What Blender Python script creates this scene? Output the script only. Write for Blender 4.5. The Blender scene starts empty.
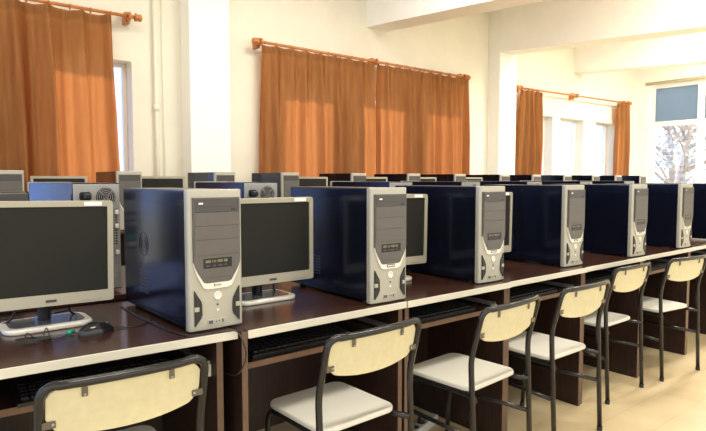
import bpy, bmesh, math, random
from mathutils import Vector, Matrix
random.seed(7)
scene = bpy.context.scene
COL = scene.collection
R = math.radians

# ------------------------------------------------------------------ materials
def mat(name, color, rough=0.5, metal=0.0, spec=0.5, noise=0.0, nscale=20.0, bump=0.0, bscale=200.0, coat=0.0, stretch=None):
    m = bpy.data.materials.new(name); m.use_nodes = True
    nt = m.node_tree; b = nt.nodes['Principled BSDF']
    c = (*color, 1.0)
    b.inputs['Base Color'].default_value = c
    b.inputs['Roughness'].default_value = rough
    b.inputs['Metallic'].default_value = metal
    b.inputs['Specular IOR Level'].default_value = spec
    b.inputs['Coat Weight'].default_value = coat
    b.inputs['Coat Roughness'].default_value = 0.12
    tc = nt.nodes.new('ShaderNodeTexCoord')
    src = tc.outputs['Object']
    if stretch:
        mp = nt.nodes.new('ShaderNodeMapping'); mp.inputs['Scale'].default_value = stretch
        nt.links.new(src, mp.inputs['Vector']); src = mp.outputs['Vector']
    if noise > 0:
        n = nt.nodes.new('ShaderNodeTexNoise'); n.inputs['Scale'].default_value = nscale
        n.inputs['Detail'].default_value = 5
        nt.links.new(src, n.inputs['Vector'])
        r = nt.nodes.new('ShaderNodeValToRGB')
        r.color_ramp.elements[0].position = 0.3; r.color_ramp.elements[1].position = 0.7
        r.color_ramp.elements[0].color = tuple(max(0, v*(1-noise)) for v in color)+(1,)
        r.color_ramp.elements[1].color = tuple(min(1, v*(1+noise)) for v in color)+(1,)
        nt.links.new(n.outputs['Fac'], r.inputs['Fac']); nt.links.new(r.outputs['Color'], b.inputs['Base Color'])
    if bump > 0:
        n2 = nt.nodes.new('ShaderNodeTexNoise'); n2.inputs['Scale'].default_value = bscale
        nt.links.new(src, n2.inputs['Vector'])
        bp = nt.nodes.new('ShaderNodeBump'); bp.inputs['Strength'].default_value = bump; bp.inputs['Distance'].default_value = 0.002
        nt.links.new(n2.outputs['Fac'], bp.inputs['Height']); nt.links.new(bp.outputs['Normal'], b.inputs['Normal'])
    return m

M = {}
M['wall'] = mat('cream_wall_paint', (0.82, 0.785, 0.65), 0.75, noise=0.03, nscale=3, bump=0.06, bscale=60)
M['white_wall'] = mat('white_wall_paint', (0.93, 0.91, 0.83), 0.7, noise=0.02, nscale=3)
M['beam'] = mat('white_beam_paint', (0.94, 0.93, 0.88), 0.7, noise=0.02, nscale=3)
M['ceiling'] = mat('ceiling_paint', (0.9, 0.87, 0.78), 0.8)
M['silver'] = mat('warm_silver_plastic', (0.43, 0.41, 0.335), 0.36, 0.25, noise=0.02, nscale=30)
M['silver_light'] = mat('light_silver_plastic', (0.76, 0.73, 0.64), 0.28, 0.1)
M['monitor_silver'] = mat('monitor_silver_plastic', (0.40, 0.37, 0.285), 0.4, 0.15)
M['steel'] = mat('galvanised_steel', (0.36, 0.355, 0.34), 0.42, 0.6, noise=0.08, nscale=14)
M['grey_plastic'] = mat('grey_plastic', (0.10, 0.092, 0.080), 0.42, noise=0.04, nscale=60)
M['dark_grey'] = mat('dark_grey_plastic', (0.055, 0.05, 0.046), 0.35)
M['black_case'] = mat('glossy_black_case_paint', (0.004, 0.005, 0.011), 0.17, 0.0, 0.44)
M['black_case'].node_tree.nodes['Principled BSDF'].inputs['Specular Tint'].default_value = (0.46, 0.60, 1.0, 1)  # blue tint adds skylight colour to the side reflections
M['case_top'] = mat('black_paint_ceiling_tint', (0.035, 0.028, 0.028), 0.3, 0.0, 0.6)  # black case top; brown tint stands in for the reflected ceiling
M['black'] = mat('black_plastic', (0.014, 0.014, 0.014), 0.4)
M['black_gloss'] = mat('black_gloss_plastic', (0.012, 0.012, 0.012), 0.15)
M['screen'] = mat('dark_lcd_screen', (0.017, 0.017, 0.013), 0.5, 0, 0.18, noise=0.06, nscale=8)
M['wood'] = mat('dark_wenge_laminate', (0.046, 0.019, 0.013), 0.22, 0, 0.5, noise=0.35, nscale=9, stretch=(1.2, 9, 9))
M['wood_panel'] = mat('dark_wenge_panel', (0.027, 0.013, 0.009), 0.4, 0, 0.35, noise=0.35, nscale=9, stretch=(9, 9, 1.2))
M['wood_band'] = mat('brown_edge_band', (0.12, 0.068, 0.041), 0.45, noise=0.15, nscale=25)
M['tray_band'] = mat('tray_edge_band', (0.15, 0.08, 0.047), 0.45, noise=0.15, nscale=25)
M['edge_white'] = mat('white_edge_strip', (0.62, 0.59, 0.49), 0.42)
M['chair_tube'] = mat('dark_metal_tube', (0.035, 0.034, 0.033), 0.2, 0.55)
M['chair_back'] = mat('cream_laminate', (0.66, 0.60, 0.375), 0.4, noise=0.05, nscale=40)
M['chair_seat'] = mat('off_white_vinyl', (0.70, 0.675, 0.585), 0.45, bump=0.1, bscale=500)
M['bracket'] = mat('bracket_metal', (0.15, 0.13, 0.10), 0.35, 0.7)
M['rod_wood'] = mat('orange_varnished_wood', (0.55, 0.20, 0.055), 0.35, noise=0.15, nscale=30)
M['pipe'] = mat('painted_pipe', (0.84, 0.80, 0.66), 0.5)
M['white_frame'] = mat('white_window_frame', (0.88, 0.87, 0.83), 0.4)
M['cable_white'] = mat('white_cable_plastic', (0.62, 0.60, 0.54), 0.5)
M['green'] = mat('green_plug_plastic', (0.02, 0.36, 0.22), 0.4)
M['sticker'] = mat('white_sticker', (0.88, 0.88, 0.84), 0.5)
M['red'] = mat('reddish_card_slot', (0.14, 0.07, 0.05), 0.4)
M['olive'] = mat('olive_card_slot', (0.16, 0.14, 0.07), 0.4)
M['rubber'] = mat('black_rubber', (0.02, 0.02, 0.02), 0.8)
M['bark'] = mat('hazed_grey_brown_bark', (0.55, 0.46, 0.40), 0.9, noise=0.4, nscale=12)  # bark paled to imitate outdoor haze and glare
M['leaf'] = mat('hazed_blue_grey_foliage', (0.62, 0.68, 0.80), 0.8, noise=0.4, nscale=8)  # leaf colour lightened too, haze and backlight put into it
M['glossy_grey'] = mat('glossy_grey_inset', (0.10, 0.105, 0.12), 0.1, 0, 0.8)  # plain glossy grey plastic, no light source

def floor_material():
    m = bpy.data.materials.new('beige_floor_tile'); m.use_nodes = True
    nt = m.node_tree; b = nt.nodes['Principled BSDF']; b.inputs['Roughness'].default_value = 0.33
    tc = nt.nodes.new('ShaderNodeTexCoord')
    br = nt.nodes.new('ShaderNodeTexBrick')
    br.inputs['Scale'].default_value = 1.0; br.inputs['Brick Width'].default_value = 0.40; br.inputs['Row Height'].default_value = 0.20
    br.inputs['Mortar Size'].default_value = 0.0018
    br.inputs['Color1'].default_value = (0.70, 0.57, 0.35, 1); br.inputs['Color2'].default_value = (0.655, 0.525, 0.31, 1)
    br.inputs['Mortar'].default_value = (0.55, 0.43, 0.25, 1)
    n = nt.nodes.new('ShaderNodeTexNoise'); n.inputs['Scale'].default_value = 4; n.inputs['Detail'].default_value = 6
    mx = nt.nodes.new('ShaderNodeMixRGB'); mx.blend_type = 'MULTIPLY'; mx.inputs['Fac'].default_value = 0.35
    rp = nt.nodes.new('ShaderNodeValToRGB'); rp.color_ramp.elements[0].color = (0.6, 0.55, 0.48, 1)
    rp.color_ramp.elements[0].position = 0.3; rp.color_ramp.elements[1].position = 0.65
    nt.links.new(tc.outputs['Object'], br.inputs['Vector']); nt.links.new(tc.outputs['Object'], n.inputs['Vector'])
    nt.links.new(n.outputs['Fac'], rp.inputs['Fac'])
    nt.links.new(br.outputs['Color'], mx.inputs['Color1']); nt.links.new(rp.outputs['Color'], mx.inputs['Color2'])
    nt.links.new(mx.outputs['Color'], b.inputs['Base Color'])
    return m
M['floor'] = floor_material()

def curtain_material():
    m = bpy.data.materials.new('orange_brown_curtain_cloth'); m.use_nodes = True
    nt = m.node_tree; nt.nodes.clear()
    out = nt.nodes.new('ShaderNodeOutputMaterial')
    tc = nt.nodes.new('ShaderNodeTexCoord'); mp = nt.nodes.new('ShaderNodeMapping'); mp.inputs['Scale'].default_value = (9, 9, 1.0)
    n = nt.nodes.new('ShaderNodeTexNoise'); n.inputs['Scale'].default_value = 3; n.inputs['Detail'].default_value = 6
    r = nt.nodes.new('ShaderNodeValToRGB')
    r.color_ramp.elements[0].position = 0.3; r.color_ramp.elements[1].position = 0.72
    r.color_ramp.elements[0].color = (0.26, 0.135, 0.05, 1); r.color_ramp.elements[1].color = (0.38, 0.205, 0.08, 1)
    nt.links.new(tc.outputs['Object'], mp.inputs['Vector']); nt.links.new(mp.outputs['Vector'], n.inputs['Vector'])
    nt.links.new(n.outputs['Fac'], r.inputs['Fac'])
    d = nt.nodes.new('ShaderNodeBsdfDiffuse'); t = nt.nodes.new('ShaderNodeBsdfTranslucent')
    t.inputs['Color'].default_value = (0.84, 0.27, 0.08, 1)
    nt.links.new(r.outputs['Color'], d.inputs['Color'])
    mix = nt.nodes.new('ShaderNodeMixShader'); mix.inputs['Fac'].default_value = 0.34
    nt.links.new(d.outputs[0], mix.inputs[1]); nt.links.new(t.outputs[0], mix.inputs[2])
    nt.links.new(mix.outputs[0], out.inputs['Surface'])
    return m
M['curtain'] = curtain_material()

def pane_material(name, tint, fac, gloss=0.06):
    m = bpy.data.materials.new(name); m.use_nodes = True
    nt = m.node_tree; nt.nodes.clear()
    out = nt.nodes.new('ShaderNodeOutputMaterial')
    tr = nt.nodes.new('ShaderNodeBsdfTransparent'); tr.inputs['Color'].default_value = (*tint, 1)
    tl = nt.nodes.new('ShaderNodeBsdfTranslucent'); tl.inputs['Color'].default_value = (*tint, 1)
    n = nt.nodes.new('ShaderNodeTexNoise'); n.inputs['Scale'].default_value = 3
    gl = nt.nodes.new('ShaderNodeBsdfGlossy'); gl.inputs['Roughness'].default_value = 0.05
    m1 = nt.nodes.new('ShaderNodeMixShader'); m1.inputs['Fac'].default_value = fac
    m2 = nt.nodes.new('ShaderNodeMixShader'); m2.inputs['Fac'].default_value = gloss
    nt.links.new(tr.outputs[0], m1.inputs[1]); nt.links.new(tl.outputs[0], m1.inputs[2])
    nt.links.new(m1.outputs[0], m2.inputs[1]); nt.links.new(gl.outputs[0], m2.inputs[2])
    nt.links.new(m2.outputs[0], out.inputs['Surface'])
    return m
M['glass'] = pane_material('clear_window_glass', (0.97, 0.98, 0.98), 0.0, 0.04)
M['blue_glass'] = pane_material('blue_tinted_window_film', (0.46, 0.53, 0.58), 0.7, 0.03)

# ------------------------------------------------------------------ mesh builder
def catmull(pts, n=8, closed=False):
    P = [Vector(p) for p in pts]; out = []
    N = len(P); rng = N if closed else N-1
    for i in range(rng):
        if closed: p0, p1, p2, p3 = P[(i-1) % N], P[i], P[(i+1) % N], P[(i+2) % N]
        else: p0, p1, p2, p3 = P[max(i-1, 0)], P[i], P[i+1], P[min(i+2, N-1)]
        for k in range(n):
            t = k/n
            out.append(0.5*((2*p1)+(-p0+p2)*t+(2*p0-5*p1+4*p2-p3)*t*t+(-p0+3*p1-3*p2+p3)*t**3))
    if not closed: out.append(P[-1])
    return out

def fillet(pts, rad, seg=6):
    """polyline with its inner corners rounded"""
    P = [Vector(p) for p in pts]; out = [P[0]]
    for i in range(1, len(P)-1):
        a, b, c = P[i-1], P[i], P[i+1]
        u, v = (a-b), (c-b)
        r = min(rad, u.length*0.48, v.length*0.48)
        s, e = b+u.normalized()*r, b+v.normalized()*r
        for k in range(seg+1):
            t = k/seg
            out.append((1-t)**2*s+2*(1-t)*t*b+t*t*e)
    out.append(P[-1]); return out

class MB:
    def __init__(s): s.bm = bmesh.new()
    def _add(s, bm2, mtx=None):
        if mtx is not None: bm2.transform(mtx)
        me = bpy.data.meshes.new('tmp'); bm2.to_mesh(me); bm2.free()
        s.bm.from_mesh(me); bpy.data.meshes.remove(me)
    def box(s, x0, x1, y0, y1, z0, z1, bev=0.0, seg=2, mtx=None):
        b = bmesh.new(); bmesh.ops.create_cube(b, size=1)
        for v in b.verts:
            v.co = Vector((x0+(v.co.x+.5)*(x1-x0), y0+(v.co.y+.5)*(y1-y0), z0+(v.co.z+.5)*(z1-z0)))
        if bev > 0:
            bmesh.ops.bevel(b, geom=list(b.edges), offset=bev, segments=seg, profile=0.5, affect='EDGES')
        s._add(b, mtx); return s
    def prism(s, poly, axis='y', a=0.0, b=0.01, bev=0.0, mtx=None, seg=2):
        """poly of 2-D points, extruded along an axis from a to b"""
        bm = bmesh.new()
        def P(p, t):
            if axis == 'y': return Vector((p[0], t, p[1]))
            if axis == 'z': return Vector((p[0], p[1], t))
            return Vector((t, p[0], p[1]))
        va = [bm.verts.new(P(p, a)) for p in poly]; vb = [bm.verts.new(P(p, b)) for p in poly]
        n = len(poly)
        fa = bm.faces.new(va); fb = bm.faces.new(list(reversed(vb)))
        for i in range(n): bm.faces.new((va[(i+1) % n], va[i], vb[i], vb[(i+1) % n]))
        bmesh.ops.recalc_face_normals(bm, faces=list(bm.faces))
        if bev > 0:
            es = [e for e in bm.edges if len([f for f in e.link_faces if len(f.verts) == n and f in (fa, fb)]) == 1] if n != 4 else list(fa.edges)+list(fb.edges)
            bmesh.ops.bevel(bm, geom=es, offset=bev, segments=seg, profile=0.5, affect='EDGES')
        s._add(bm, mtx); return s
    def tube(s, pts, r, sides=10, closed=False, cap=True):
        P = [Vector(p) for p in pts]; bm = bmesh.new(); rings = []
        n = len(P); up = None
        for i in range(n):
            if closed: t = (P[(i+1) % n]-P[i-1])
            else: t = P[min(i+1, n-1)]-P[max(i-1, 0)]
            t.normalize()
            if up is None:
                up = t.orthogonal().normalized()
            else:
                up = (up-t*up.dot(t)); up.normalize()
            w = t.cross(up)
            rr = r[i] if isinstance(r, (list, tuple)) else r
            rings.append([bm.verts.new(P[i]+(up*math.cos(2*math.pi*k/sides)+w*math.sin(2*math.pi*k/sides))*rr) for k in range(sides)])
        m = n if closed else n-1
        for i in range(m):
            A, B = rings[i], rings[(i+1) % n]
            for k in range(sides):
                f = bm.faces.new((A[k], A[(k+1) % sides], B[(k+1) % sides], B[k])); f.smooth = True
        if cap and not closed:
            bm.faces.new(list(reversed(rings[0]))); bm.faces.new(rings[-1])
        bmesh.ops.recalc_face_normals(bm, faces=list(bm.faces))
        s._add(bm); return s
    def lathe(s, prof, seg=20, mtx=None):
        bm = bmesh.new(); rings = []
        for (r, z) in prof:
            rings.append([bm.verts.new((r*math.cos(2*math.pi*k/seg), r*math.sin(2*math.pi*k/seg), z)) for k in range(seg)])
        for i in range(len(prof)-1):
            for k in range(seg):
                f = bm.faces.new((rings[i][k], rings[i][(k+1) % seg], rings[i+1][(k+1) % seg], rings[i+1][k])); f.smooth = True
        bm.faces.new(list(reversed(rings[0]))); bm.faces.new(rings[-1])
        bmesh.ops.recalc_face_normals(bm, faces=list(bm.faces))
        s._add(bm, mtx); return s
    def grid(s, fn, nu, nv, smooth=True):
        bm = bmesh.new()
        V = [[bm.verts.new(fn(i/nu, j/nv)) for j in range(nv+1)] for i in range(nu+1)]
        for i in range(nu):
            for j in range(nv):
                f = bm.faces.new((V[i][j], V[i+1][j], V[i+1][j+1], V[i][j+1])); f.smooth = smooth
        s._add(bm); return s
    def mesh(s, name, m, smooth=False):
        me = bpy.data.meshes.new(name); s.bm.to_mesh(me); s.bm.free()
        me.materials.append(M[m] if isinstance(m, str) else m)
        if smooth:
            for p in me.polygons: p.use_smooth = True
        return me
    def build(s, name, m, parent=None, loc=(0, 0, 0), rot=(0, 0, 0), smooth=False):
        o = bpy.data.objects.new(name, s.mesh(name, m, smooth)); COL.objects.link(o)
        o.location = loc; o.rotation_euler = rot
        if parent is not None: o.parent = parent
        return o

def tag(o, label=None, cat=None, group=None, kind=None):
    if label: o['label'] = label
    if cat: o['category'] = cat
    if group: o['group'] = group
    if kind: o['kind'] = kind
    return o
def empty(name, label, cat, loc=(0, 0, 0), rz=0.0, group=None):
    o = bpy.data.objects.new(name, None); COL.objects.link(o)
    o.empty_display_size = 0.1; o.location = loc; o.rotation_euler = (0, 0, rz)
    return tag(o, label, cat, group)
def copy_tree(o, parent=None):
    c = o.copy(); COL.objects.link(c); c.parent = parent
    for ch in list(o.children): copy_tree(ch, c)
    return c
def struct(name, mb, m, **k):
    return tag(mb.build(name, m, **k), kind='structure')
def rounded_rect(x0, x1, y0, y1, r, seg=5):
    pts = []
    for cx, cy, a0 in ((x1-r, y0+r, -90), (x1-r, y1-r, 0), (x0+r, y1-r, 90), (x0+r, y0+r, 180)):
        for k in range(seg+1):
            a = R(a0+90*k/seg); pts.append((cx+r*math.cos(a), cy+r*math.sin(a)))
    return pts

# ------------------------------------------------------------------ camera
cam = bpy.data.cameras.new('camera'); cam_o = bpy.data.objects.new('camera', cam); COL.objects.link(cam_o)
CAMZ = 1.22
cam_o.location = (0, 0, CAMZ)
cam.sensor_fit = 'HORIZONTAL'; cam.sensor_width = 36.0; cam.lens = 36.0*574.2/706.0
cam_o.rotation_euler = (R(90-3.622), 0, R(51.0805-90))
cam.clip_start = 0.05; cam.clip_end = 200
scene.camera = cam_o

# ------------------------------------------------------------------ room shell
WY, WX, CZ = 5.2, 11.15, 3.55        # window wall, end wall, ceiling
X0, Y0 = -3.2, -3.0
def wall_cells(u0, u1, z0, z1, holes):
    us = sorted({u0, u1, *[h[0] for h in holes], *[h[1] for h in holes]})
    zs = sorted({z0, z1, *[h[2] for h in holes], *[h[3] for h in holes]})
    out = []
    for i in range(len(us)-1):
        for j in range(len(zs)-1):
            cu, cz = (us[i]+us[i+1])/2, (zs[j]+zs[j+1])/2
            if any(h[0] < cu < h[1] and h[2] < cz < h[3] for h in holes): continue
            out.append((us[i], us[i+1], zs[j], zs[j+1]))
    return out

SILL, HEAD = 0.95, 2.22
openings = []
for xs in ([-2.9, -1.35, 0.65], [3.15, 4.2, 5.25], [7.63, 8.515, 9.645]):
    openings.append([(x, x+w, SILL, HEAD) for x, w in zip(xs, (0.68, 0.74, 0.68))])
openings[0] = [(-1.75, -0.85, 0.4, 2.45), (-0.78, 0.12, 0.4, 2.45), (1.0, 1.70, SILL, HEAD+0.03)]  # first two, unseen, enlarged so the tower sides reflect blue sky
holes = [h for b in openings for h in b]
mb = MB()
for (a, b, c, d) in wall_cells(X0, WX+0.2, 0, CZ, holes): mb.box(a, b, WY, WY+0.24, c, d)
struct('wall_back', mb, 'wall')
EW = (2.0, 4.98, 0.95, 2.97)                      # opening in the end wall: y0, y1, z0, z1
mb = MB()
for (a, b, c, d) in wall_cells(Y0, WY, 0, CZ, [EW]): mb.box(WX, WX+0.2, a, b, c, d)
struct('wall_right', mb, 'white_wall')
struct('floor', MB().box(X0, WX+0.2, Y0, WY+0.24, -0.1, 0), 'floor')
struct('ceiling', MB().box(X0, WX+0.2, Y0, WY+0.24, CZ, CZ+0.12), 'ceiling')
for i, (x0, x1) in enumerate(((2.15, 2.545), (6.655, 7.045))):
    struct('wall_column', MB().box(x0, x1, 5.0, WY, 0, CZ, 0.006), 'white_wall')
# beams: deep, run away from the window wall, their soffits dropping a little towards the room
for x0, x1, ya, za in ((4.40, 4.72, WY, 2.985), (6.655, 6.96, 5.0, 2.975), (8.91, 9.20, WY, 2.985)):
    k = 0.066; yb = Y0
    struct('ceiling_beam', MB().prism([(yb, za-k*(ya-yb)), (ya, za), (ya, CZ), (yb, CZ)], 'x', x0, x1), 'beam')
# windows in the long wall
n = 1
for bay in openings:
    for (a, b, c, d) in bay:
        w = 0.035
        fr = MB()
        for k, bx in enumerate(((a, a+w, c, d), (b-w, b, c, d), (a+w, b-w, c, c+w), (a+w, b-w, d-w, d))):
            fr.box(bx[0], bx[1], WY+0.15, WY+0.19, bx[2], bx[3], 0.003)
        wo = tag(fr.build('window_%d' % n, 'white_frame'), kind='structure')
        MB().box(a+w, b-w, WY+0.16, WY+0.166, c+w, d-w).build('pane', 'glass', wo)
        n += 1
# big window of the end wall
y0, y1, z0, z1 = EW
fr = MB(); w = 0.09
xs0, xs1 = WX+0.06, WX+0.14
for k, bx in enumerate(((y0, y0+w, z0, z1), (y1-w, y1, z0, z1), (4.05, 4.16, z0, z1), (3.05, 3.16, z0, z1), (y0+.01, y1-.01, z0+.002, z0+w), (y0+.01, y1-.01, z1-0.07, z1-.002), (y0+.01, y1-.01, 2.20, 2.29))):
    e = 0 if k < 4 else .006
    fr.box(xs0+e, xs1-e, bx[0], bx[1], bx[2], bx[3])
wo = tag(fr.build('window_%d' % n, 'white_frame'), kind='structure')
for a, b in ((y0+w, 3.05), (3.16, 4.05), (4.16, y1-w)):
    MB().box(WX+0.09, WX+0.096, a, b, z0+w, 2.20).build('pane', 'glass', wo)
    tag(MB().box(WX+0.09, WX+0.096, a, b, 2.29, z1-0.07).build('tinted_pane', 'blue_glass', wo), 'blue tinted upper pane')
struct('trim_1', MB().box(WX-0.035, WX, y0-0.06, y1+0.06, z1, z1+0.05, 0.006), mat('beige_lintel', (0.42, 0.37, 0.22), 0.7))
# ground and trees outside
struct('ground', MB().box(-12, 40, -20, 30, -0.6, -0.5), mat('pale_ground', (0.5, 0.48, 0.42), 0.9, noise=0.2, nscale=1))
def tree(loc, lean, seed, label):
    rnd = random.Random(seed)
    t = empty('tree', label, 'tree', loc)
    tr = MB()
    P = [(0, 0, 0), (lean*.15, 0.02, .9), (lean*.4, .05, 1.7), (lean*.8, .03, 2.5), (lean*1.3, .1, 3.6)]
    tr.tube(catmull(P, 6), [0.15-0.10*i/24 for i in range(25)], 10)
    tr.build('trunk', 'bark', t)
    br = MB(); tips = []
    for i in range(16):
        z = 1.3+rnd.random()*2.0; a = rnd.random()*6.28; L = .5+rnd.random()*.9
        s = Vector((lean*(z/3.0)*.9, .04, z)); d = Vector((math.cos(a), math.sin(a), .5+rnd.random()*.7))
        e = s+d*L; m_ = s+d*L*.5+Vector((rnd.uniform(-.1, .1), rnd.uniform(-.1, .1), 0))
        br.tube(catmull([s, m_, e], 4), [.05-.038*k/8 for k in range(9)], 6); tips += [m_, e]
    br.build('branch', 'bark', t)
    lf = bmesh.new()
    for p in tips:
        for k in range(20):
            c = p+Vector((rnd.gauss(0, .22), rnd.gauss(0, .22), rnd.gauss(0, .2)))
            q = Matrix.Rotation(rnd.random()*6.28, 3, Vector((rnd.random()-.5, rnd.random()-.5, rnd.random()-.5)).normalized())
            w_, h_ = .035, .07
            lf.faces.new([lf.verts.new(c+q@Vector(v)) for v in ((-w_, 0, 0), (0, -h_, 0), (w_, 0, 0), (0, h_, 0))])
    mbl = MB(); mbl._add(lf); mbl.build('foliage', 'leaf', t)
    return t
tree((13.0, 5.15, -0.5), 0.55, 3, 'leaning tree outside the left lower pane of the end window')
tree((17.8, 7.1, -0.5), -0.4, 5, 'tree farther off, behind the leaning one outside the end window')

# ------------------------------------------------------------------ wall pipe
p = empty('wall_pipe', 'cream painted vertical pipe on the wall between left curtain and column', 'pipe', (1.90, WY-0.03, 0))
MB().tube([(0, 0, 0), (0, 0, CZ)], 0.017, 12).build('pipe', 'pipe', p)
MB().tube([(0.075, 0.012, 0), (0.075, 0.012, CZ)], 0.006, 8).build('conduit', 'pipe', p)
for z in (1.86, 0.6): MB().lathe([(0.017, -.03), (0.025, -.026), (0.025, .026), (0.017, .03)], 14).build('coupling', 'pipe', p, loc=(0, 0, z))

# ------------------------------------------------------------------ curtain rods and curtains
RY = WY-0.135
def rod(x0, x1, z, label, ringxs, brackets, zr=None):
    zr = z if zr is None else zr
    x0, x1 = x0*.995, x1*.995; ringxs = [q*.995 for q in ringxs]; brackets = [q*.995 for q in brackets]
    def zz(x): return z+(zr-z)*(x-x0)/(x1-x0)
    t = empty('curtain_rod', label, 'curtain rod', (x0, RY, z))
    MB().tube([(0, 0, 0), (x1-x0, 0, zr-z)], 0.014, 12).build('pole', 'rod_wood', t)
    for e, sgn in ((0, -1), (x1-x0, 1)):
        mtx = Matrix.Rotation(R(90)*sgn, 4, 'Y')
        MB().lathe([(.014, 0), (.034, .003), (.034, .016), (.018, .022), (.030, .034), (.032, .044), (.026, .056), (.010, .064)], 18, mtx).build('finial', 'rod_wood', t, loc=(e, 0, zz(x0+e)-z))
    for bx in brackets:
        b = MB()
        b.box(bx-x0-.02, bx-x0+.02, .05, .15, zz(bx)-z-.05, zz(bx)-z+.05, .006)
        b.box(bx-x0-.012, bx-x0+.012, -.015, .08, zz(bx)-z-.018, zz(bx)-z-.002, .004)
        b.tube([(bx-x0+.024*0, .026*math.cos(a), zz(bx)-z+.026*math.sin(a)) for a in [i*math.pi/8 for i in range(16)]], .013, 8, closed=True)
        b.build('bracket', 'rod_wood', t)
    for rx in ringxs:
        c = rx-x0
        MB().tube([(c+.002*math.sin(a), .021*math.cos(a), zz(rx)-z-.006+.021*math.sin(a)) for a in [i*math.pi/7 for i in range(14)]], .004, 6, closed=True).build('ring', 'rod_wood', t)
    return t
def curtain(x0, x1, ztop, zbot, folds, amp, label, seed, xb0=None, xb1=None, wave=0.0, zr=None):
    rnd = random.Random(seed); xb0 = x0 if xb0 is None else xb0; xb1 = x1 if xb1 is None else xb1
    x0, x1, xb0, xb1 = x0*.995, x1*.995, xb0*.995, xb1*.995
    ph = [rnd.uniform(-.6, .6) for _ in range(folds+2)]; am = [rnd.uniform(.55, 1.2) for _ in range(folds+2)]
    zr = ztop if zr is None else zr
    def fold(u):
        f = u*folds; i = int(f); g = f-i; g = g*g*(3-2*g)
        a = am[i]*(1-g)+am[i+1]*g; q = ph[i]*(1-g)+ph[i+1]*g
        return a*(math.sin(2*math.pi*f+q+.55*math.sin(2*math.pi*f+q))+.28*math.sin(4*math.pi*f+2.1*q+1.0)+.16*math.sin(7.3*math.pi*f+q))
    def fn(u, v):
        zt = ztop+(zr-ztop)*u - (abs(math.sin(u*folds*math.pi))*wave if v == 0 else 0)
        z = zt+(zbot-zt)*v
        x = (x0+(x1-x0)*u)*(1-v)+(xb0+(xb1-xb0)*u)*v
        s = 0.42+0.58*min(1, v*2.5)
        f = fold(u)
        return Vector((x+0.018*math.cos(2*math.pi*u*folds+1)*s+.006*math.sin(v*5+u*9), RY-0.0+amp*s*f+.006*math.sin(6*v+17*u), z))
    mb = MB(); mb.grid(fn, folds*26, 22)
    o = mb.build('curtain', 'curtain', smooth=True)
    ht = MB()                                     # gathered heading tape along the top
    ht.grid(lambda u, v: fn(u, 0)+Vector((0, -0.004, 0.012-0.07*v)), folds*26, 3)
    ht.build('heading_tape', 'curtain', o, smooth=True)
    return tag(o, label, 'curtain')
rod(-0.95, 1.70, 2.60, 'wooden curtain rod with turned finial above the leftmost curtain, cut by the frame', [-.05+0.155*i for i in range(11)], (-0.9, 1.655), 2.60)
curtain(-0.08, 1.50, 2.575, 0.55, 7, 0.074, 'orange-brown curtain at far left beside the wall pipe', 11, -0.08, 1.56, 0.02)
rod(2.90, 6.06, 2.575, 'wooden curtain rod over the pair of closed curtains, between the two columns', [2.95+0.163*i for i in range(10)]+[4.62+0.157*i for i in range(9)], (2.935, 4.46, 6.02), 2.57)
curtain(2.94, 4.42, 2.555, 0.55, 8, 0.072, 'closed orange-brown curtain, left half of the middle pair', 13, 2.90, 4.44, 0.02)
curtain(4.475, 6.08, 2.55, 0.55, 9, 0.072, 'closed orange-brown curtain, right half of the middle pair', 14, 4.47, 6.10, 0.02)
rod(7.25, 10.62, 2.55, 'wooden curtain rod over the open bright windows at right', [7.35+0.07*i for i in range(7)]+[10.25+0.06*i for i in range(6)], (7.28, 8.82, 10.58), 2.60)
curtain(7.33, 7.80, 2.53, 0.55, 4, 0.07, 'narrow orange curtain drawn open at the left of the bright windows', 15, 7.22, 7.74, 0.02)
curtain(10.22, 10.60, 2.57, 0.55, 3, 0.07, 'narrow orange curtain drawn open beside the far room corner', 16, 10.20, 10.62, 0.02)

# ------------------------------------------------------------------ desks
DZ = 0.752
def make_desk(x0, x1, yf, rz, label, depth=0.66, left_over=0.004, right_over=0.004, z=DZ, tray=True, lab_group=None):
    """a desk whose front-left top corner stands at (x0, yf); local x along its front, y to the back"""
    W = x1-x0
    t = empty('computer_desk', label, 'desk', (x0, yf, 0), rz, lab_group)
    top = MB().box(0, W, 0.004, depth, z-.022, z, .0015).build('desktop', 'wood', t)
    tag(MB().box(0, W, -.002, .004, z-.0245, z+.0005, .0012).build('edge_strip', 'edge_white', top), 'white front edge strip')
    th = .02
    for k, xx in enumerate((left_over, W-right_over-th)):
        zt_ = z-.0015 if k == 0 and left_over < 0 else z-.022
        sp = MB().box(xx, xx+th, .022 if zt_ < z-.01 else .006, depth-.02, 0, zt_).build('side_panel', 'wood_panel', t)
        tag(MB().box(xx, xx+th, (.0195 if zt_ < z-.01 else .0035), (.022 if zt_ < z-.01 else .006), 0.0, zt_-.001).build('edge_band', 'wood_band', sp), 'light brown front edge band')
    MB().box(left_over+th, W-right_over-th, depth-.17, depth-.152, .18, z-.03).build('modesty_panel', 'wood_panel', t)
    if tray:
        a, b = left_over+th+.012, W-right_over-th-.012
        tr = MB().box(a, b, .06, .42, .612, .63).build('keyboard_tray', 'wood', t)
        tag(MB().box(a, b, .0575, .06, .611, .6305).build('edge_band', 'tray_band', tr), 'brown front edge band')
        for xx in (a-.011, b): MB().box(xx, xx+.011, .056, .085, .606, .645, .002).build('end_clip', 'edge_white', tr)
        for xx in (a-.010, b+.001): MB().box(xx, xx+.009, .062, .45, .636, .655, .001).build('runner', 'steel', t)
    return t
d1 = make_desk(0.155, 0.822, 1.6255, R(-3.6), 'dark wood computer desk at the left end, under the leftmost monitor', right_over=.040)
def descend(o):
    for c in o.children:
        yield c
        yield from descend(c)
for c in descend(d1):
    for v in c.data.vertices: v.co.x -= v.co.y*math.tan(R(3.6))
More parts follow.
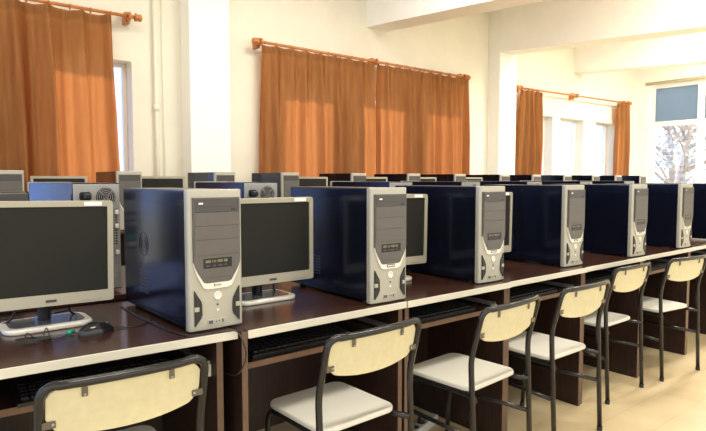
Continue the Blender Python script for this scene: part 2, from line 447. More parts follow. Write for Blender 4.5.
DESKS = [(0.846, 1.526, 1.563, 'dark wood computer desk second from left, behind the chair with the whole seat in view'),
         (1.530, 2.184, 1.560, 'dark wood computer desk third from left, with keyboard on its open tray'),
         (2.188, 2.862, 1.568, 'dark wood computer desk fourth from left, in the middle of the front row'),
         (2.866, 3.550, 1.575, 'dark wood computer desk fifth from left in the front row'),
         (3.554, 4.274, 1.581, 'dark wood computer desk sixth from left, behind the farthest chair in view'),
         (4.278, 4.98, 1.586, 'dark wood computer desk at the right edge of the photo')]
for a, b, yf, lab in DESKS: make_desk(a, b, yf, 0, lab, left_over=-.0205 if a < 1 else .004)
# tables of the two rows behind
def long_table(x0, x1, y0, y1, z, label):
    t = empty('computer_table', label, 'table', ((x0+x1)/2, (y0+y1)/2, 0))
    w, d = (x1-x0)/2, (y1-y0)/2
    MB().box(-w, w, -d, d, z-.022, z, .002).build('tabletop', 'wood', t)
    k = int((x1-x0)/1.4)
    for i in range(k+1):
        xx = -w+.02+i*(2*w-.06)/k
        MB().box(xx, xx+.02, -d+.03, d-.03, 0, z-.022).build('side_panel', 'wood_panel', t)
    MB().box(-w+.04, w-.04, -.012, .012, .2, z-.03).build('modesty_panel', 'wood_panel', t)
RBZ = .770
long_table(-0.7, 5.4, 2.30, 3.06, RBZ, 'long dark wood table carrying the second row of computers turned away')
long_table(-0.2, 10.4, 4.27, 4.92, 0.842, 'long dark wood table along the window wall carrying the farthest computers')

# ------------------------------------------------------------------ tower computers
TW, TH, TD, BZ = 0.184, 0.437, 0.562, 0.028
def lens(x_edge, sgn, z0, z1, wmax):
    pts = [(x_edge, z0), (x_edge, z1)]
    for k in range(1, 10):
        t = k/10; z = z1+(z0-z1)*t
        wv = wmax*min(1, t/.34, (1-t)/.26)*(.9+.1*t)
        pts.append((x_edge+sgn*wv, z))
    return pts if sgn < 0 else list(reversed(pts))
def make_tower(label, detail=True, plate='dark', group=None):
    t = empty('computer_tower', label, 'computer tower', group=group)
    h = TW/2
    body = MB().box(-h+.002, h-.002, BZ, TD-.004, .012, TH-.003, .003).build('case', 'black_case', t)
    MB().box(-h+.006, h-.006, BZ, TD-.006, TH-.0035, TH-.0015).build('top_cover', 'case_top', body)
    # front bezel: bowed plan with rounded vertical corners
    plan = [(-h, BZ)]
    for k in range(7):
        a = R(180+90*k/6); plan.append((-h+.012+.012*math.cos(a), .016+.012*math.sin(a)))
    for k in range(1, 6):
        u = k/6; plan.append((-h+.012+(TW-.024)*u, .004-.004*math.sin(math.pi*u)))
    for k in range(7):
        a = R(270+90*k/6); plan.append((h-.012+.012*math.cos(a), .016+.012*math.sin(a)))
    plan.append((h, BZ))
    MB().prism(plan, 'z', 0.004, TH, 0.004).build('front_bezel', 'silver', t)
    f = -.0012
    # grey centre panel narrowing to a rounded foot
    hw = h-.014
    foot = [(-hw, .412), (-hw, .215)]
    for k in range(9):
        u = k/8; foot.append((-hw+.024*(u**1.5), .215-.050*u))
    foot += [(-hw+.030, .154), (-hw+.040, .150)]
    poly = foot+[(-x, z) for x, z in reversed(foot)]
    lip = []
    for x, z in poly:
        lip.append((x*1.0, z))
    lipout = [(-hw+.002, .225)]
    for k in range(9):
        u = k/8; lipout.append((-hw+.020*(u**1.6), .215-.060*u))
    lipout += [(-hw+.030, .136), (-hw+.044, .131)]
    lp = lipout+[(-x, z) for x, z in reversed(lipout)]
    MB().prism(lp, 'y', f-.003, .006, .0012).build('front_lip', 'silver_light', t)
    pan = MB().prism(poly, 'y', f-.0045, .006, .001).build('drive_panel', 'grey_plastic', t)
    if detail:
        d = MB().box(-hw+.004, hw-.004, f-.0065, .004, .368, .408, .001).build('optical_drive', 'dark_grey', t)
        MB().box(-hw+.012, hw-.012, f-.0075, f-.006, .384, .401, .0006).build('disc_tray', 'dark_grey', d)
        MB().box(hw-.030, hw-.018, f-.0085, f-.006, .373, .378, .0005).build('eject_button', 'black', d)
        MB().box(-hw+.016, -hw+.030, f-.0082, f-.007, .392, .397).build('disc_mark', 'sticker', d)
        for z0, z1 in ((.326, .366), (.284, .324), (.236, .282)):
            MB().box(-hw+.003, hw-.003, f-.0058, .004, z0, z1, .0008).build('bay_cover', 'grey_plastic', t)
        cr = MB().box(-.048, .048, f-.0058, .004, .196, .226, .0008).build('card_reader', 'black_gloss', t)
        for i, (xa, w_, mm) in enumerate(((-.042, .018, 'olive'), (-.020, .014, 'red'), (-.002, .018, 'olive'), (.020, .012, 'olive'))):
            MB().box(xa, xa+w_, f-.0064, f-.005, .213, .221).build('card_slot', mm, cr)
            MB().box(xa+.002, xa+w_-.002, f-.0064, f-.005, .201, .206).build('card_slot', 'dark_grey', cr)
        MB().box(-.048, .048, f-.0055, .004, .166, .192, .0008).build('floppy_cover', 'grey_plastic', t)
        # badge
        if plate == 'dark':
            b = MB().box(-.020, .020, f-.0042, f-.002, .1375, .1485, .0008).build('badge', 'dark_grey', t)
            for xa in (-.016, -.008, .001, .010): MB().box(xa, xa+.006, f-.0047, f-.004, .1405, .1455).build('badge_mark', 'sticker', b)
        else:
            b = MB().box(-.010, .012, f-.0038, f-.002, .139, .1445, .0004).build('badge', mat('badge_grey', (.36, .35, .33), .4), t)
            MB().box(-.013, -.011, f-.0038, f-.002, .138, .147).build('badge_mark', 'dark_grey', b)
        MB().lathe([(.0135, 0), (.0135, .003), (.011, .0045), (.010, .0035), (.002, .0042)], 22, Matrix.Translation((0, .0005, .108)) @ Matrix.Rotation(R(90), 4, 'X')).build('power_button', 'silver_light', t)
        MB().lathe([(.0035, 0), (.003, .002)], 10, Matrix.Translation((0, 0, .080)) @ Matrix.Rotation(R(90), 4, 'X')).build('indicator_light', 'dark_grey', t)
        MB().lathe([(.0045, 0), (.004, .002)], 10, Matrix.Translation((0, 0, .063)) @ Matrix.Rotation(R(90), 4, 'X')).build('reset_button', 'silver_light', t)
        for sgn in (-1, 1):
            xe = sgn*(h-.016)
            v = MB().prism(lens(xe, -sgn, .020, .130, .025), 'y', f-.0008, .006).build('side_vent', 'black', t)
            xs = sorted((xe+sgn*.001, xe-sgn*.014))
            MB().box(xs[0], xs[1], f-.002, .005, .066, .080, .001).build('vent_tab', 'silver', v)
        q = MB().box(-.034, .030, f-.0004, .004, .019, .036, .0006).build('port_panel', 'silver', t)
        for xa, w_, mm in ((-.031, .006, 'dark_grey'), (-.0235, .006, 'dark_grey'), (-.008, .004, 'dark_grey'), (.002, .004, 'dark_grey'), (.013, .006, 'grey_plastic')):
            MB().box(xa, xa+w_, f-.0010, f, .0225 if w_ > .005 else .0255, .0325 if w_ > .005 else .0295).build('front_port', mm, q)
        for sgn in (-1, 1):
            x_ = sgn*(h-.002)
            sp = MB().box(min(x_, x_+sgn*.0016), max(x_, x_+sgn*.0016), BZ+.006, TD-.012, .03, TH-.045, .0006).build('side_cover', 'black_case', t)
            if sgn < 0:
                g = MB()
                for k in range(3):
                    rr = .014+.013*k
                    g.tube([(x_-.002, .36+rr*math.cos(a), .245+rr*math.sin(a)) for a in [i*math.pi/14 for i in range(28)]], .0012, 5, closed=True)
                g.build('fan_vent', 'black_case', sp)
                g = MB()
                for i in range(6):
                    for j in range(7):
                        g.box(x_-.0021, x_-.0012, .33+i*.013, .336+i*.013, .075+j*.012, .082+j*.012)
                g.build('grille_vent', 'dark_grey', sp)
        # back of the case
        rp = MB().box(-h+.004, h-.004, TD-.0055, TD-.001, .016, TH-.006, .001).build('rear_panel', 'steel', t)
        fn = MB(); cx, cz = -.034, TH-.058
        rl = MB().lathe([(.038, 0), (.038, .001)], 28, Matrix.Translation((cx, TD-.0012, cz)) @ Matrix.Rotation(R(-90), 4, 'X')); rl.build('fan_opening', 'black', rp)
        for rr in (.010, .018, .026, .034):
            fn.tube([(cx+rr*math.cos(a), TD+.001, cz+rr*math.sin(a)) for a in [i*math.pi/14 for i in range(28)]], .0013, 5, closed=True)
        for k in range(4):
            a = k*math.pi/2+math.pi/4
            fn.tube([(cx, TD+.001, cz), (cx+.039*math.cos(a), TD+.001, cz+.039*math.sin(a))], .0014, 5)
        fn.build('fan_guard', 'steel', rp)
        MB().prism(rounded_rect(.022, .066, TH-.07, TH-.036, .01), 'y', TD-.003, TD+.001).build('power_socket', 'black', rp)
        MB().box(.030, .058, TD, TD+.03, TH-.064, TH-.042, .005).build('power_plug', 'black', rp)
        MB().box(.030, .072, TD-.003, TD+.001, .17, .32).build('port_block', 'dark_grey', rp)
        for i in range(5):
            MB().box(.036+.0*i, .066, TD, TD+.006, .18+.027*i, .198+.027*i, .001).build('rear_port', ['cable_white', 'green', 'glossy_grey', 'steel', 'steel'][i], rp)
        g = MB()
        for i in range(8):
            for j in range(14):
                g.box(-.076+i*.012, -.068+i*.012, TD-.002, TD-.0004, .19+j*.0105, .197+j*.0105)
        g.build('perforation', 'dark_grey', rp)
        for i in range(6): MB().box(-.074, .030, TD-.002, TD+.0008, .03+.021*i, .044+.021*i, .0006).build('slot_cover', 'steel', rp)
        for z_ in (.36-.05, .255, .15): MB().box(-.080, -.066, TD-.001, TD+.010, z_, z_+.018, .003).build('cover_latch', 'cable_white', rp)
    else:
        MB().box(-hw+.004, hw-.004, f-.0065, .004, .368, .408, .001).build('optical_drive', 'dark_grey', t)
    for sx in (-h+.03, h-.03):
        for sy in (.07, TD-.06):
            MB().lathe([(.012, 0), (.013, .002), (.013, .013)], 12, Matrix.Translation((sx, sy, 0))).build('foot', 'rubber', t)
    return t

TOWERS_A = [(.689, 1.634, 1.7, 'black and silver tower computer at left between the two widest-looking monitors, on the leftmost desk'),
            (1.370, 1.588, -.5, 'black and silver tower computer second from left in the front row, on the second desk'),
            (2.022, 1.610, -.4, 'black and silver tower computer third from left in the front row'),
            (2.757, 1.634, -.8, 'black and silver tower computer fourth from left in the front row'),
            (3.427, 1.600, -.8, 'black and silver tower computer fifth from left in the front row'),
            (4.121, 1.602, -.3, 'black and silver tower computer second from the right edge, front wholly in view'),
            (4.830, 1.605, 0, 'black tower computer cut by the right edge of the photo, only its side showing')]
proto = make_tower('', True, 'dark')
first = make_tower('', True, 'light')
def place_tower(src, x, y, z, deg, label, group, use=False, corner=True):
    o = src if use else copy_tree(src)
    a = R(deg)
    if corner: x, y = x+math.cos(a)*TW/2, y+math.sin(a)*TW/2
    o.location = (x, y, z); o.rotation_euler = (0, 0, a); o['label'] = label; o['group'] = group
    return o
for i, (x, y, d, lab) in enumerate(TOWERS_A):
    place_tower(first if i == 0 else proto, x, y, DZ, d, lab, 'tower computers on the front row of desks', i < 2)
# second row, turned away: their metal backs face the camera
ROW_B = [(.478, 2.36, 'tower computer turned away, steel back with fan grille showing above the leftmost monitor'),
         (1.262, 2.36, 'tower computer turned away, steel back with fan grille showing above the second monitor'),
         (2.165, 2.36, 'tower computer turned away, its top showing behind the second front tower'),
         (2.775, 2.36, 'tower computer turned away, its top showing behind the third front tower'),
         (3.47, 2.36, 'tower computer turned away, its top showing behind the fourth front tower'),
         (4.17, 2.36, 'tower computer turned away, its top showing behind the fifth front tower'),
         (4.88, 2.36, 'tower computer turned away, its top showing behind the sixth front tower')]
for x, y, lab in ROW_B:
    place_tower(proto, x+TW/2, y+TD, RBZ, 180 if x > .6 else 186, lab, 'tower computers of the second row, turned away', corner=False)
far = make_tower('', False)
ORD = ['leftmost', 'second from left', 'third from left', 'fourth from left', 'fifth from left', 'sixth from left', 'seventh from left', 'eighth from left', 'ninth from left', 'tenth from left', 'eleventh from left', 'twelfth from left', 'rightmost']
ROW_C = [.520, 1.298, 2.07, 2.71, 3.505, 4.265, 5.01, 5.85, 6.53, 7.28, 8.05, 8.73, 9.55]
where = ['under the left curtain', 'below the wall pipe', 'before the first column', 'by the middle curtains', 'under the middle curtains', 'under the middle curtains', 'by the middle curtains', 'left of the second column', 'before the second column', 'under the open curtain', 'under the bright windows', 'under the bright windows', 'near the room corner']
for i, x in enumerate(ROW_C):
    place_tower(far, x, 4.35, .842, 0, 'far tower computer by the wall, %s, %s' % (ORD[i], where[i]), 'tower computers of the far row by the wall', i == 0)

# ------------------------------------------------------------------ monitors
def make_monitor(w=.37, h=.322, zb=.076, detail=True):
    t = empty('monitor', '', 'monitor')
    bs, bt, bb = .018, .018, .036
    z0, z1 = zb, zb+h
    # bezel ring with rounded outer corners
    outer = rounded_rect(-w/2, w/2, z0, z1, .008, 3); inner = rounded_rect(-w/2+bs, w/2-bs, z0+bb, z1-bt, .002, 3)
    bm = bmesh.new(); n = len(outer); rings = []
    for pl, y in ((outer, .028), (outer, .003), ([(x*.994, (z-(z0+z1)/2)*.994+(z0+z1)/2) for x, z in outer], 0), (inner, .001), (inner, .007)):
        rings.append([bm.verts.new((x, y, z)) for x, z in pl])
    for a, b in zip(rings, rings[1:]):
        for k in range(n): bm.faces.new((a[k], a[(k+1) % n], b[(k+1) % n], b[k]))
    bmesh.ops.recalc_face_normals(bm, faces=list(bm.faces))
    mb = MB(); mb._add(bm); mb.build('bezel', 'monitor_silver', t)
    MB().box(-w/2+bs-.001, w/2-bs+.001, .005, .012, z0+bb-.001, z1-bt+.001).build('screen', 'screen', t)
    sh = MB().prism(rounded_rect(-w/2+.004, w/2-.004, z0+.004, z1-.004, .01, 3), 'y', .026, .04, .004)
    sh.prism(rounded_rect(-w/2+.05, w/2-.05, z0+.04, z1-.04, .02, 3), 'y', .036, .068, .008)
    sh.build('back_shell', 'dark_grey', t)
    # foot: flat rounded tray with a dark glossy inset, and a neck
    by0, by1, bw = .015, .185, .128
    b = MB().prism(rounded_rect(-bw, bw, by0, by1, .045, 6), 'z', 0, .015, .005).build('base', 'silver_light', t)
    MB().prism(rounded_rect(-bw+.020, bw-.020, by0+.026, by1-.018, .032, 6), 'z', .013, .0165, .0004).build('base_inset', 'glossy_grey', b)
    nk = MB(); nk.tube(catmull([(0, .125, .014), (0, .118, .06), (0, .092, .13), (0, .075, .20)], 4), .020, 10); nk.box(-.05, .05, .062, .085, z0+.09, z0+.2, .006)
    nk.build('neck', 'black', t)
    if detail:
        for k, (xa, xb) in enumerate(((-.07, -.11), (.06, .10))):
            MB().tube(catmull([(xa, .07, zb+.10), (xa*1.1, .10, zb+.02), (xa*1.3, .13, .03), (xb*1.1, .17, .006), (xb*.4, .23, .006), (xb, .26, .006)], 6), .0035, 7).build('cable', 'black', t)
    if detail:
        tag(MB().box(w/2-.088, w/2-.036, -.0012, .0005, z1-bt+.003, z1-.003).build('sticker', 'sticker', t), 'white paper sticker')
        MB().box(-.015, .015, -.001, .001, z0+.012, z0+.020).build('badge', 'dark_grey', t)
        for k in range(4): MB().box(w/2-.10+.016*k, w/2-.09+.016*k, -.0015, .001, z0+.006, z0+.011).build('button', 'steel', t)
    return t
mon = make_monitor()
MON_A = [(.375, 1.93, .0, 'silver framed monitor with dark screen at the far left of the photo'),
         (1.112, 1.855, 0, 'silver framed monitor with dark screen between first and second front towers'),
         (1.763, 1.86, 0, 'silver framed monitor half hidden behind the second front tower'),
         (2.418, 1.86, 0, 'silver framed monitor, only a strip showing right of the third front tower')]
for i, (x, y, d, lab) in enumerate(MON_A):
    o = mon if i == 0 else copy_tree(mon)
    o.location = (x, y, DZ); o.rotation_euler = (0, 0, R(d)); o['label'] = lab; o['group'] = 'monitors on the front row of desks'
    if i == 1:
        for c in mon.children:                # the leftmost head sits slightly askew on its neck
            if c.name.split('.')[0] in ('bezel', 'screen', 'back_shell', 'sticker', 'badge', 'button'):
                q = Matrix.Translation((.1, 0, .24)) @ Matrix.Rotation(R(1.0), 4, 'Y') @ Matrix.Translation((-.1, 0, -.238))
                c.matrix_local = q @ c.matrix_local
o = copy_tree(mon); o.location = (.225, 2.46, DZ+.012); o.rotation_euler = (0, 0, R(180))
o['label'] = 'dark back of a monitor turned away, just above the top left screen edge'; o['group'] = 'monitors turned away in the second row'
o.location.z = RBZ
farmon = make_monitor(.37, .318, .082, False)
MON_C = [(.945, 'under the leftmost curtain'), (1.685, 'below the wall column, right of the pipe'), (3.12, 'under the left half of the middle curtains'), (3.90, 'under the middle of the closed curtains'), (4.65, 'under the right half of the middle curtains'), (5.47, 'below the right end of the middle curtains')]
for i, (x, wh) in enumerate(MON_C):
    o = farmon if i == 0 else copy_tree(farmon)
    o.location = (x, 4.48, .842); o['label'] = 'small far monitor by the wall, ' + wh; o['group'] = 'monitors of the far row by the wall'

# ------------------------------------------------------------------ keyboards on the trays
def make_keyboard():
    t = empty('keyboard', '', 'keyboard')
    MB().prism([(-.0, .0), (.150, .0), (.150, .020), (.0, .010)], 'x', -.215, .215, .002).build('keyboard_base', 'black', t)
    rows = MB()
    for r_ in range(5):
        y = .016+r_*.024
        for k in range(18):
            x = -.205+k*.0228; zt = .012+.010*y/.15
            rows.box(x, x+.0195, y, y+.020, zt-.002, zt+.006, .0015, 1)
    tag(rows.build('keys', 'black', t), kind='stuff')
    return t
kb = make_keyboard()
KBS = [(.45, 1.655, -3.6, 'black keyboard on the tray of the leftmost desk'),
       (1.125, 1.650, 0, 'black keyboard on the tray of the second desk'),
       (1.83, 1.650, 0, 'black keyboard on the tray of the third desk'),
       (2.50, 1.650, 0, 'black keyboard on the tray of the fourth desk'),
       (3.19, 1.660, 0, 'black keyboard on the tray of the fifth desk'),
       (3.90, 1.665, 0, 'black keyboard on the tray of the sixth desk')]
for i, (x, y, d, lab) in enumerate(KBS):
    o = kb if i == 0 else copy_tree(kb)
    o.location = (x, y, .6305); o.rotation_euler = (0, 0, R(d)); o['label'] = lab; o['group'] = 'keyboards on the trays'

# ------------------------------------------------------------------ mouse and cables
m_ = empty('computer_mouse', 'black glossy mouse on the desk in front of the leftmost monitor', 'mouse', (.475, 1.835, DZ), R(-78))
def mouse_fn(u, v):
    a = 2*math.pi*u; e = math.pi/2*v
    r_ = math.cos(e)
    x = .029*r_*math.cos(a)*(1+.12*math.cos(a)**2); y = .055*r_*math.sin(a)
    z = .036*math.sin(e)**.8*(1-.22*(y/.055)**2)-.006*(y/.055)*math.sin(e)
    return Vector((x, y, max(0.0005, z)))
MB().grid(mouse_fn, 32, 12).build('mouse_shell', 'black_gloss', m_, smooth=True)
MB().tube([(0, .030, .026), (0, .042, .022)], .005, 8).build('scroll_wheel', 'dark_grey', m_)
MB().tube(catmull([(-.0275, -.02, .012), (-.030, .0, .014), (-.027, .025, .012)], 5), .0022, 6).build('side_trim', 'steel', m_)
MB().tube(catmull([(0, .054, .008), (.004, .075, .004), (.03, .10, .003), (.02, .16, .003), (-.03, .2, .003)], 6), .0018, 6).build('mouse_cord', 'black', m_)

ac = empty('audio_cable', 'bundled black audio cable with green plug in front of the leftmost monitor base', 'cable', (.33, 1.845, DZ))
pts = []
for i in range(90):
    a = i*.42; rr = .030+.010*math.sin(i*.37)
    pts.append((-.02+rr*1.25*math.cos(a)+.006*math.sin(i), rr*.55*math.sin(a)-.01, .0025+.012*abs(math.sin(i*.21))))
for (x, z) in ((-.03, .035), (.015, .040)):
    pass
MB().tube(catmull(pts[::2], 4), .0019, 6).build('cord', 'black', ac)
MB().tube(catmull([(-.045, .0, .004), (-.04, -.005, .03), (-.015, -.005, .006), (.0, 0, .008), (.012, .005, .034), (.02, .0, .004)], 6), .0017, 6).build('cord_loop', 'black', ac)
MB().tube(catmull([(.02, -.02, .003), (.05, -.01, .003), (.072, .012, .006)], 6), .0019, 6).build('lead', 'black', ac)
tag(MB().tube([(.068, .010, .008), (.088, .022, .009)], [.0065, .006], 10).build('plug', 'green', ac), 'green jack plug')

def cable(name, pts, r, m, label, n=8):
    o = MB().tube(catmull(pts, n), r, 7).build(name, m)
    return tag(o, label, 'cable')
cable('network_cable', [(.645, 2.16, DZ+.004), (.640, 1.95, DZ+.0035), (.648, 1.80, DZ+.0035), (.655, 1.70, DZ+.0035), (.680, 1.614, DZ+.0035), (.76, 1.598, DZ+.0035), (.808, 1.576, DZ+.004), (.818, 1.552, DZ-.018), (.828, 1.545, DZ-.06), (.822, 1.55, DZ-.10), (.806, 1.565, DZ-.13), (.800, 1.62, DZ-.14), (.802, 1.72, DZ-.16)], .0024, 'black', 'thin black cable running round the first tower and looping off the desk end')
cable('loose_cord', [(4.29, 1.60, DZ+.006), (4.36, 1.59, DZ+.012), (4.44, 1.585, DZ+.008), (4.55, 1.60, DZ+.005), (4.70, 1.63, DZ+.005)], .003, 'black', 'black cord lying on the desk edge beside the sixth tower')
# power strips and tangles on the floor under the desks
def tangle(name, cx, cy, seed, label, s=.16, m='cable_white', top=.07):
    rnd = random.Random(seed); pts = []
    for i in range(16):
        a = i*1.1+rnd.uniform(-.3, .3); r_ = s*rnd.uniform(.45, 1.0)
        pts.append((cx+r_*math.cos(a), cy+.6*r_*math.sin(a), .006+rnd.random()*top))
    pts.append((cx+.05, cy+.20, .12)); pts.append((cx+.04, cy+.24, .40))
    return cable(name, pts, .0042, m, label, 6)
tangle('white_cable', 1.02, 1.93, 1, 'tangled pale cables on the floor under the second desk', top=.26)
tangle('white_cable', 1.72, 1.92, 2, 'tangled pale cables on the floor under the third desk, by its side panel', s=.10, top=.48)
for x, y, lab in ((1.24, 1.86, 'white power strip with plugs on the floor under the second desk'), (1.95, 1.90, 'pale power strip standing under the third desk beside its side panel')):
    t = empty('power_strip', lab, 'power strip', (x, y, 0), R(18))
    MB().box(-.15, .15, -.028, .028, 0, .042, .006).build('strip_body', 'cable_white', t)
    for k in range(4):
        q = -.11+.062*k
        MB().lathe([(.019, 0), (.019, .002), (.016, .002)], 16, Matrix.Translation((q, 0, .0415))).build('socket', 'dark_grey', t)
    for k in (0, 2): MB().lathe([(.016, 0), (.018, .02), (.010, .045)], 12, Matrix.Translation((-.11+.062*k, 0, .042))).build('plug', 'black', t)
# small wall trunking box under the third desk with hanging cables
cable('hanging_cable', [(1.60, 1.97, .729), (1.60, 1.90, .45), (1.64, 1.86, .34), (1.60, 1.83, .40), (1.58, 1.85, .52), (1.62, 1.9, .40), (1.60, 1.92, .20), (1.66, 1.88, .05)], .004, 'cable_white', 'pale cables hanging under the third desk behind the chair leg')

# ------------------------------------------------------------------ chairs
def make_chair():
    t = empty('school_chair', '', 'chair')
    r = .0112
    wf, yb, zb, wb, yt, zt, wt, ws, s0, s1, zs = .395, .024, .577, .402, -.026, .740, .392, .164, .048, .388, .421
    # rear legs, back uprights and top bar: one bent tube
    pts = [(-wf/2, 0, .012), (-wb/2, yb, zb-.03), (-wt/2-.004, yt, zt), (0, yt-.018, zt+.004), (wt/2+.004, yt, zt), (wb/2, yb, zb-.03), (wf/2, 0, .012)]
    P = [Vector(q) for q in pts]
    line = fillet([P[0], P[1], P[2]], .05, 5)[:-1]
    a = fillet([P[1], P[2], P[4]], .055, 8)
    line = fillet([P[0], P[1], P[2], P[4], P[5], P[6]], .042, 8)
    for q in line:                                   # the top bar bows backwards a little
        if q.z > zt-.03: q.y -= .018*max(0, 1-(q.x/(wt/2))**2)*min(1, (q.z-zt+.03)/.03)
    # refine the bar so that the bow shows
    fine = []
    for u, v in zip(line, line[1:]):
        k = 10 if (u-v).length > .15 and abs(u.z-v.z) < .05 else 1
        for j in range(k):
            q = u.lerp(v, j/k)
            if k > 1: q.y -= .016*(1-(q.x/(wt/2))**2)
            fine.append(q)
    fine.append(line[-1])
    MB().tube(fine, r, 12).build('back_frame', 'chair_tube', t)
    for sx in (-1, 1):
        x = sx*(ws-.006)
        L = fillet([(sx*(wf/2-.008), .012, zs-.035), (x, .05, zs-.030), (x, s1-.006, zs-.030), (x*1.04, s1+.028, .012)], .05, 7)
        lg = MB().tube(L, .0105, 12).build('leg', 'chair_tube', t)
        MB().lathe([(.0115, 0), (.0125, .003), (.0122, .02), (.011, .022)], 12, Matrix.Translation((x*1.04, s1+.028, 0))).build('foot_cap', 'rubber', lg)
        MB().tube([(sx*wf/2, .010, .245), (x*1.02, s1+.014, .245)], .0092, 10).build('stretcher', 'chair_tube', t)
        MB().lathe([(.0115, 0), (.0127, .003), (.0125, .02), (.0115, .022)], 12, Matrix.Translation((sx*wf/2, 0, 0))).build('foot_cap', 'rubber', t)
    MB().tube([(-ws+.01, s1-.05, zs-.030), (ws-.01, s1-.05, zs-.030)], .009, 10).build('cross_bar', 'chair_tube', t)
    # seat: padded board with rounded corners
    outl = rounded_rect(-ws-.004, ws+.004, s0, s1, .045, 6)
    MB().prism(outl, 'z', zs-.020, zs, .007, seg=3).build('seat', 'chair_seat', t)
    # backrest: cream board, straight along the top, bellied below, curved in plan
    N = 40; th = .009
    def back_y(x, z): return yt+.004+.030*(x/.17)**2*0-.016*(1-(x/.175)**2)+(zt-.02-z)*.19
    def outline(u):
        x = -.187+.374*u; e = abs(2*u-1)
        top = zt-.013-.022*max(0, (e-.86)/.14)**2
        bot = .597+(.026*(e**2.2))
        if e > .82: bot += .030*((e-.82)/.18)**2
        return x, top, bot
    bm = bmesh.new(); F = []; B = []
    for i in range(N+1):
        x, tp, bt = outline(i/N); cf = []; cb = []
        for j in range(9):
            z = tp+(bt-tp)*j/8; y = back_y(x, z)
            cf.append(bm.verts.new((x, y, z))); cb.append(bm.verts.new((x, y+th, z)))
        F.append(cf); B.append(cb)
    for i in range(N):
        for j in range(8):
            bm.faces.new((F[i][j], F[i+1][j], F[i+1][j+1], F[i][j+1])); bm.faces.new((B[i][j+1], B[i+1][j+1], B[i+1][j], B[i][j]))
        bm.faces.new((F[i+1][0], F[i][0], B[i][0], B[i+1][0])); bm.faces.new((F[i][8], F[i+1][8], B[i+1][8], B[i][8]))
    for j in range(8):
        bm.faces.new((F[0][j+1], B[0][j+1], B[0][j], F[0][j])); bm.faces.new((F[N][j], B[N][j], B[N][j+1], F[N][j+1]))
    bmesh.ops.recalc_face_normals(bm, faces=list(bm.faces))
    mb = MB(); mb._add(bm); mb.build('backrest', 'chair_back', t)
    for (x, z, vert) in ((-.105, zt-.026, 1), (.105, zt-.026, 1), (-.172, .640, 0), (.172, .640, 0)):
        y = back_y(x, z)-.003
        b = MB()
        if vert: b.box(x-.007, x+.007, y-.0015, y+.0015, z-.013, z+.018, .001)
        else: b.box(min(x, x-.018 if x < 0 else x+.018)-.006, max(x, x-.018 if x < 0 else x+.018)+.006, y-.0015, y+.0015, z-.009, z+.009, .001)
        bo = b.build('bracket', 'bracket', t)
        MB().lathe([(.004, 0), (.0036, .002), (.0015, .0028)], 10, Matrix.Translation((x, y-.001, z-.008 if vert else z)) @ Matrix.Rotation(R(90), 4, 'X')).build('screw', 'steel', bo)
    return t
ch = make_chair()
CHAIRS = [(.452, 1.478, -2.8, 'cream-backed metal chair in the bottom left corner, seat out of the frame'),
          (1.207, 1.396, 1.3, 'cream-backed metal chair at bottom centre, pulled out with its off-white seat in view'),
          (1.870, 1.353, 3.9, 'cream-backed metal chair third from left, at the third desk'),
          (2.447, 1.365, 0.0, 'cream-backed metal chair fourth from left, below the fourth tower'),
          (3.193, 1.505, -.3, 'cream-backed metal chair fifth from left, pushed close to its desk'),
          (3.789, 1.448, -8.1, 'cream-backed metal chair at far right, the farthest and smallest in view')]
for i, (x, y, d, lab) in enumerate(CHAIRS):
    o = ch if i == 0 else copy_tree(ch)
    o.location = (x, y, 0); o.rotation_euler = (0, 0, R(d)); o['label'] = lab; o['group'] = 'cream-backed chairs along the front desks'

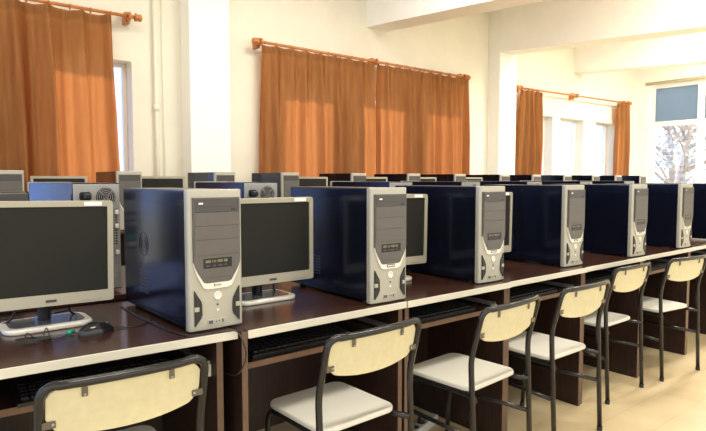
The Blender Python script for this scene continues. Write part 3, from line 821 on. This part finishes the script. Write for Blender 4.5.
# ------------------------------------------------------------------ light
w = bpy.data.worlds.new('sky'); scene.world = w; w.use_nodes = True
nt = w.node_tree; bg = nt.nodes['Background']
tc = nt.nodes.new('ShaderNodeTexCoord'); sx = nt.nodes.new('ShaderNodeSeparateXYZ'); rp = nt.nodes.new('ShaderNodeValToRGB')
nt.links.new(tc.outputs['Generated'], sx.inputs[0]); nt.links.new(sx.outputs['Z'], rp.inputs['Fac'])
rp.color_ramp.elements[0].position = 0.0; rp.color_ramp.elements[0].color = (0.30, 0.55, 1.25, 1)
rp.color_ramp.elements[1].position = 0.6; rp.color_ramp.elements[1].color = (0.25, 0.46, 1.1, 1)
# the sky is bluer on the side of the long window wall than behind the camera
mr = nt.nodes.new('ShaderNodeMapRange'); mr.inputs['From Min'].default_value = 0.05; mr.inputs['From Max'].default_value = 0.9
dt = nt.nodes.new('ShaderNodeVectorMath'); dt.operation = 'DOT_PRODUCT'; dt.inputs[1].default_value = (-0.55, 0.83, 0.0)
nt.links.new(tc.outputs['Generated'], dt.inputs[0]); nt.links.new(dt.outputs['Value'], mr.inputs['Value'])
mx = nt.nodes.new('ShaderNodeMixRGB'); mx.inputs['Color1'].default_value = (0.98, 0.97, 0.93, 1)
nt.links.new(mr.outputs['Result'], mx.inputs['Fac']); nt.links.new(rp.outputs['Color'], mx.inputs['Color2'])
nt.links.new(mx.outputs['Color'], bg.inputs['Color'])
bg.inputs['Strength'].default_value = 2.1
def area(name, loc, rot, sx_, sy_, power, col):
    l = bpy.data.lights.new(name, 'AREA'); l.shape = 'RECTANGLE'; l.size = sx_; l.size_y = sy_; l.energy = power; l.color = col
    o = bpy.data.objects.new(name, l); COL.objects.link(o); o.location = loc; o.rotation_euler = rot; return o
for x, y, pw in ((0.6, 0.4, 50), (3.2, 0.6, 62), (5.5, 1.6, 110), (7.8, 2.4, 170), (10.0, 3.2, 90), (3.0, 3.4, 52), (0.8, 3.2, 24)):
    area('fill_light', (x, y, CZ-.05), (0, 0, 0), 1.2, .3, pw, (1.0, .945, .85))  # added fill, out of view under the ceiling, to brighten the room
sl = bpy.data.lights.new('sun', 'SUN'); sl.energy = 4.5; sl.angle = R(6); sl.color = (1.0, .93, .84)
so = bpy.data.objects.new('sun', sl); COL.objects.link(so); so.location = (6, 14, 8)
so.rotation_euler = Vector((0.02, -.9, -.42)).to_track_quat('-Z', 'Y').to_euler()
scene.view_settings.view_transform = 'Standard'
scene.view_settings.look = 'None'
scene.view_settings.exposure = 0.0
